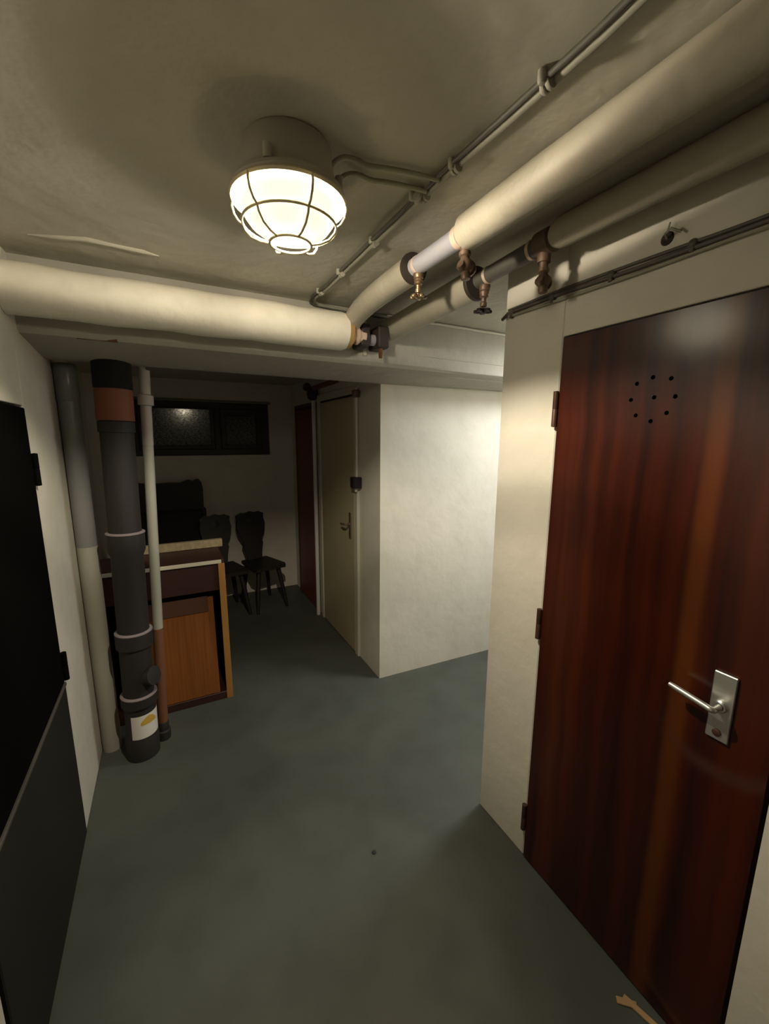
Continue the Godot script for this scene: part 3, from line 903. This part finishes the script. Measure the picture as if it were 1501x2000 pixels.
func recess() -> void:
	# open cabinet
	var t := thing("cabinet", "low open fronted wooden cabinet behind the drain stack", "cabinet", Vector3(-0.07, 0, -2.8))
	var zf := -2.62
	var zk := -2.96
	part("top_panel", bx(Vector3(-0.41, 0.915, zk), Vector3(0.262, 0.937, zf - 0.004), 0.002), M.cab, t)
	part("top_edge", bx(Vector3(-0.41, 0.915, zf - 0.004), Vector3(0.246, 0.938, zf + 0.004), 0.002), M.cab_lip, t, "pale strip along the front edge")
	var side := part("side_panel", bx(Vector3(0.238, 0.0, zk), Vector3(0.262, 0.914, zf - 0.003), 0.002), M.cab, t)
	part("edge_strip", bx(Vector3(0.226, 0.0, zf - 0.003), Vector3(0.264, 0.914, zf + 0.004), 0.002), M.cab_edge, side, "orange wood front edge")
	part("side_panel", bx(Vector3(-0.41, 0.0, zk), Vector3(-0.386, 0.914, zf), 0.002), M.cab, t)
	part("back_panel", bx(Vector3(-0.386, 0.0, zk), Vector3(0.238, 0.914, zk + 0.012), 0.001), M.cab_in, t)
	part("bottom_panel", bx(Vector3(-0.386, 0.0, zk + 0.012), Vector3(0.238, 0.05, zf), 0.002), M.cab, t)
	part("added_fascia", bx(Vector3(-0.386, 0.74, zf - 0.03), Vector3(0.226, 0.914, zf - 0.012), 0.002), M.cab, t)  # added panel, dark to stand for the recess above the board
	t = thing("wooden_board", "orange wooden board with a dark top band leaning inside the cabinet", "board", Vector3(0.05, 0.05, -2.63))
	var m := MB.new()
	var lean := Transform3D(Basis(Vector3.RIGHT, deg_to_rad(-4)), Vector3(0, 0.052, -2.632))
	m.box(Vector3(-0.19, 0.0, -0.009), Vector3(0.188, 0.64, 0.009), 0.002, lean)
	var panel := part("panel", m, M.board, t)
	m = MB.new()
	m.box(Vector3(-0.19, 0.55, 0.009), Vector3(0.155, 0.65, 0.014), 0.001, lean)
	part("top_band", m, M.board_band, panel, "dark brown band across the top")
	single("wooden_plank", bx(Vector3(-0.31, 0.938, -2.985), Vector3(0.292, 0.99, -2.945), 0.003), M.plank, "pale plank standing on edge at the back of the cabinet top", "plank")
	# black settle below the window
	t = thing("settle", "black high backed settle below the cellar window", "settle", Vector3(0, 0, -4.2))
	m = MB.new()
	var poly := PackedVector2Array([Vector2(-0.31, 0.0), Vector2(0.30, 0.0), Vector2(0.305, 0.50), Vector2(0.285, 0.52), Vector2(0.290, 0.70), Vector2(0.280, 0.765), Vector2(0.255, 0.795), Vector2(0.225, 0.792), Vector2(0.205, 0.775), Vector2(0.175, 0.790), Vector2(0.14, 0.785), Vector2(0.10, 0.765), Vector2(0.0, 0.770), Vector2(-0.12, 0.762), Vector2(-0.20, 0.768), Vector2(-0.255, 0.778), Vector2(-0.30, 0.76), Vector2(-0.305, 0.52)])
	m.prism(poly, Transform3D(Basis(), Vector3(0, 0.48, -4.40)), 0.06)
	var bk := part("backrest", m, M.dark_wood, t)
	part("back_cushion", bx(Vector3(-0.27, 0.60, -4.368), Vector3(0.27, 0.985, -4.31), 0.02), M.dark_cloth, bk)
	part("seat_cushion", bx(Vector3(-0.34, 0.42, -4.36), Vector3(0.14, 0.54, -3.85), 0.03), M.dark_cloth, t)
	for s in [-1.0, 1.0]:
		part("armrest", bx(Vector3(s * 0.25 - 0.13, 0.18, -4.365), Vector3(s * 0.25 - 0.07, 0.68, -3.85), 0.02), M.dark_wood, t)
		for z in [-4.33, -3.89]:
			m = MB.new()
			m.tube([Vector3(s * 0.25 - 0.1, 0.0, z), Vector3(s * 0.25 - 0.1, 0.2, z)], [0.02, 0.026], 8)
			part("leg", m, M.dark_wood, t)
	part("base_rail", bx(Vector3(-0.32, 0.16, -4.355), Vector3(0.12, 0.42, -3.87), 0.01), M.dark_wood, t)
	# two rustic chairs
	var c := chair("dark rustic chair with a shaped back standing clear by the red door")
	c.position = Vector3(0.765, 0.001, -4.07)
	c.rotation.y = deg_to_rad(14)
	var e := c.duplicate()
	e.name = numbered("rustic_chair")
	add_child(e)
	e.position = Vector3(0.41, 0.001, -4.04)
	e.rotation.y = deg_to_rad(10)
	e.set_meta("label", "dark rustic chair half hidden behind the open cabinet beside the settle")
	# switch with its conduit
	t = thing("light_switch", "black switch box on a conduit beside the cream door", "switch", Vector3(1.19, 1.33, -2.70))
	part("switch_box", bx(Vector3(1.150, 1.325, -2.715), Vector3(1.213, 1.405, -2.640), 0.006), M.switch, t)
	m = MB.new()
	m.tube([Vector3(1.192, 1.40, -2.685), Vector3(1.192, 2.02, -2.685)], 0.010, 12)
	part("conduit", m, M.white, t)
	m = MB.new()
	m.lathe(Vector3(1.185, 1.326, -2.685), Vector3.DOWN, [[0.016, 0.0], [0.015, 0.012], [0.006, 0.03], [0.0, 0.032]], 14)
	part("gland", m, M.white, t)
	m = MB.new()
	m.lathe(Vector3(1.190, 1.955, -2.685), Vector3.UP, [[0.010, 0.0], [0.028, 0.004], [0.030, 0.045], [0.018, 0.052], [0.010, 0.052]], 16)
	part("clamp", m, M.bronze, t)

func clip_at(p: Vector3, along: Vector3, out: Vector3, parent: Node) -> void:    # a small saddle clip round a cable
	var m := MB.new()
	var w := along.normalized()
	var side := w.cross(out).normalized()
	for s in [-1.0, 1.0]:
		m.lathe(p + w * 0.006 * s - w * 0.004 + out * 0.004, w, [[0.0, 0.0], [0.0105, 0.0], [0.0115, 0.002], [0.0115, 0.006], [0.0105, 0.008], [0.0, 0.008]], 12)
	m.lathe(p + side * 0.014, out, [[0.0, -0.012], [0.008, -0.012], [0.008, 0.004], [0.005, 0.008], [0.0, 0.009]], 10)
	part("clip", m, M.clip, parent)

func wiring() -> void:
	# run along the ceiling
	var t := thing("ceiling_cable", "twin cable clipped along the ceiling left of the lagged pipes", "cable", Vector3(0.62, 2.28, -0.9))
	for k in [[0.0, 0.0055, M.cable_dark], [0.017, 0.007, M.cable]]:
		var m := MB.new()
		var path := []
		for i in 29:
			var z := 3.5 - i * 0.2
			path.append(Vector3(0.620 + k[0] + 0.004 * sin(i * 1.3), 2.288 + 0.003 * sin(i * 2.1), maxf(z, -1.86)))
			if z < -1.86: break
		path.append(Vector3(0.630 + k[0], 2.287, -1.925 + k[0]))
		path.append(Vector3(0.66 + k[0], 2.284, -1.952 + k[0] * 0.5))
		path.append(Vector3(0.80, 2.279 + k[0] * 0.4, -1.957))
		path.append(Vector3(1.10, 2.277 + k[0] * 0.4, -1.957))
		m.tube(path, k[1], 8)
		part("cable", m, k[2], t)
	for z in [-0.38, -0.602, -0.858, -0.985, -1.271, -1.551, -1.78]:
		clip_at(Vector3(0.632, 2.286, z), Vector3.FORWARD, Vector3.DOWN, t)
	var lead := thing("lamp_cable", "pair of thin cables looping from the ceiling run to the lamp", "cable", Vector3(0.48, 2.27, -0.98))
	for q in [[Vector3(0.355, 2.235, -0.955), Vector3(0.37, 2.298, -0.935), Vector3(0.45, 2.290, -0.955), Vector3(0.625, 2.285, -0.915)], [Vector3(0.385, 2.225, -0.99), Vector3(0.40, 2.298, -0.985), Vector3(0.48, 2.290, -1.0), Vector3(0.622, 2.283, -0.965)]]:
		var m := MB.new()
		var path := arc_pts(q[0], q[1], q[2], 8)
		path.append_array(arc_pts(q[2].lerp(q[3], 0.1), q[2].lerp(q[3], 0.5) + Vector3(0, 0.004, 0.004), q[3], 6))
		m.tube(path, 0.0055, 8)
		part("cable", m, M.cable, lead)
	clip_at(Vector3(0.612, 2.282, -0.99), Vector3(0.7, 0, -0.7), Vector3.DOWN, lead)
	# beam-foot cable further right
	var m := MB.new()
	m.tube([Vector3(1.04, 2.289, -1.958), Vector3(1.3, 2.288, -1.96), Vector3(1.7, 2.287, -1.958), Vector3(2.3, 2.287, -1.958)], 0.0075, 8)
	single("beam_cable", m, M.frame, "pale cable in the corner between ceiling and beam at right", "cable")
	# run along the right wall above the door
	t = thing("wall_cable", "clipped cable run on the right wall above the mahogany door", "cable", Vector3(1.16, 2.12, -0.6))
	for k in [[0.0, 0.006, M.cable_dark], [-0.014, 0.005, M.cable], [0.012, 0.0045, M.cable_dark]]:
		m = MB.new()
		var path := []
		for i in 21:
			var z := 3.45 - i * 0.2335
			path.append(Vector3(1.158 - 0.001 * (i % 2), 2.135 + k[0] + 0.003 * sin(i * 1.7 + k[0] * 90.0), z))
		if k[0] == 0.0:
			path.append(Vector3(1.158, 2.128, -1.236))
			path.append(Vector3(1.163, 2.122, -1.256))
		m.tube(path, k[1], 8)
		part("cable", m, k[2], t)
	for q in [[-1.204, 2.134], [-1.022, 2.137], [-0.819, 2.139], [-0.613, 2.142], [-0.42, 2.14]]:
		m = MB.new()
		m.lathe(Vector3(1.160, q[1], q[0]), Vector3.LEFT, [[0.0, -0.004], [0.012, -0.004], [0.012, 0.006], [0.008, 0.012], [0.0, 0.014]], 12, 50)
		m.box(Vector3(1.150, q[1] - 0.02, q[0] - 0.006), Vector3(1.164, q[1] + 0.006, q[0] + 0.006), 0.002)
		part("clip", m, M.cable_dark, t)
	t = thing("wall_hook", "bent wire hook in a dark hole of the plaster above the cable", "hook", Vector3(1.16, 2.17, -0.677))
	m = MB.new()
	m.lathe(Vector3(1.1655, 2.181, -0.680), Vector3.LEFT, [[0.0, 0.0], [0.017, 0.0], [0.013, 0.004], [0.007, 0.002], [0.0, 0.001]], 14)
	part("plug", m, M.ring, t)
	m = MB.new()
	m.tube([Vector3(1.163, 2.181, -0.680), Vector3(1.140, 2.184, -0.672), Vector3(1.138, 2.190, -0.658), Vector3(1.150, 2.178, -0.640)], 0.003, 8)
	m.tube([Vector3(1.150, 2.184, -0.674), Vector3(1.148, 2.210, -0.668)], 0.002, 8)
	part("wire", m, M.cable, t)

func litter() -> void:
	var m := MB.new()
	var xf := Transform3D(Basis(Vector3.UP, deg_to_rad(14)), Vector3(1.118, 0.001, -0.455))
	m.box(Vector3(-0.008, 0.0, -0.06), Vector3(0.008, 0.009, 0.09), 0.002, xf)
	single("wood_strip", m, M.litter, "thin tan wood strip lying on the floor against the mahogany door", "wood strip")
	m = MB.new()
	xf = Transform3D(Basis(Vector3.UP, deg_to_rad(48)), Vector3(1.10, 0.001, -0.50))
	m.box(Vector3(-0.009, 0.0, -0.028), Vector3(0.009, 0.006, 0.028), 0.002, xf)
	single("wood_chip", m, M.litter, "short tan wood chip on the floor at the mahogany door's foot", "wood chip")
	m = MB.new()
	m.lathe(Vector3(0.627, 0.0, -1.264), Vector3.UP, [[0.008, 0.0], [0.0095, 0.002], [0.007, 0.005], [0.0, 0.006]], 9, 60)
	single("pebble", m, M.pebble, "single dark pebble in the middle of the corridor floor", "pebble")
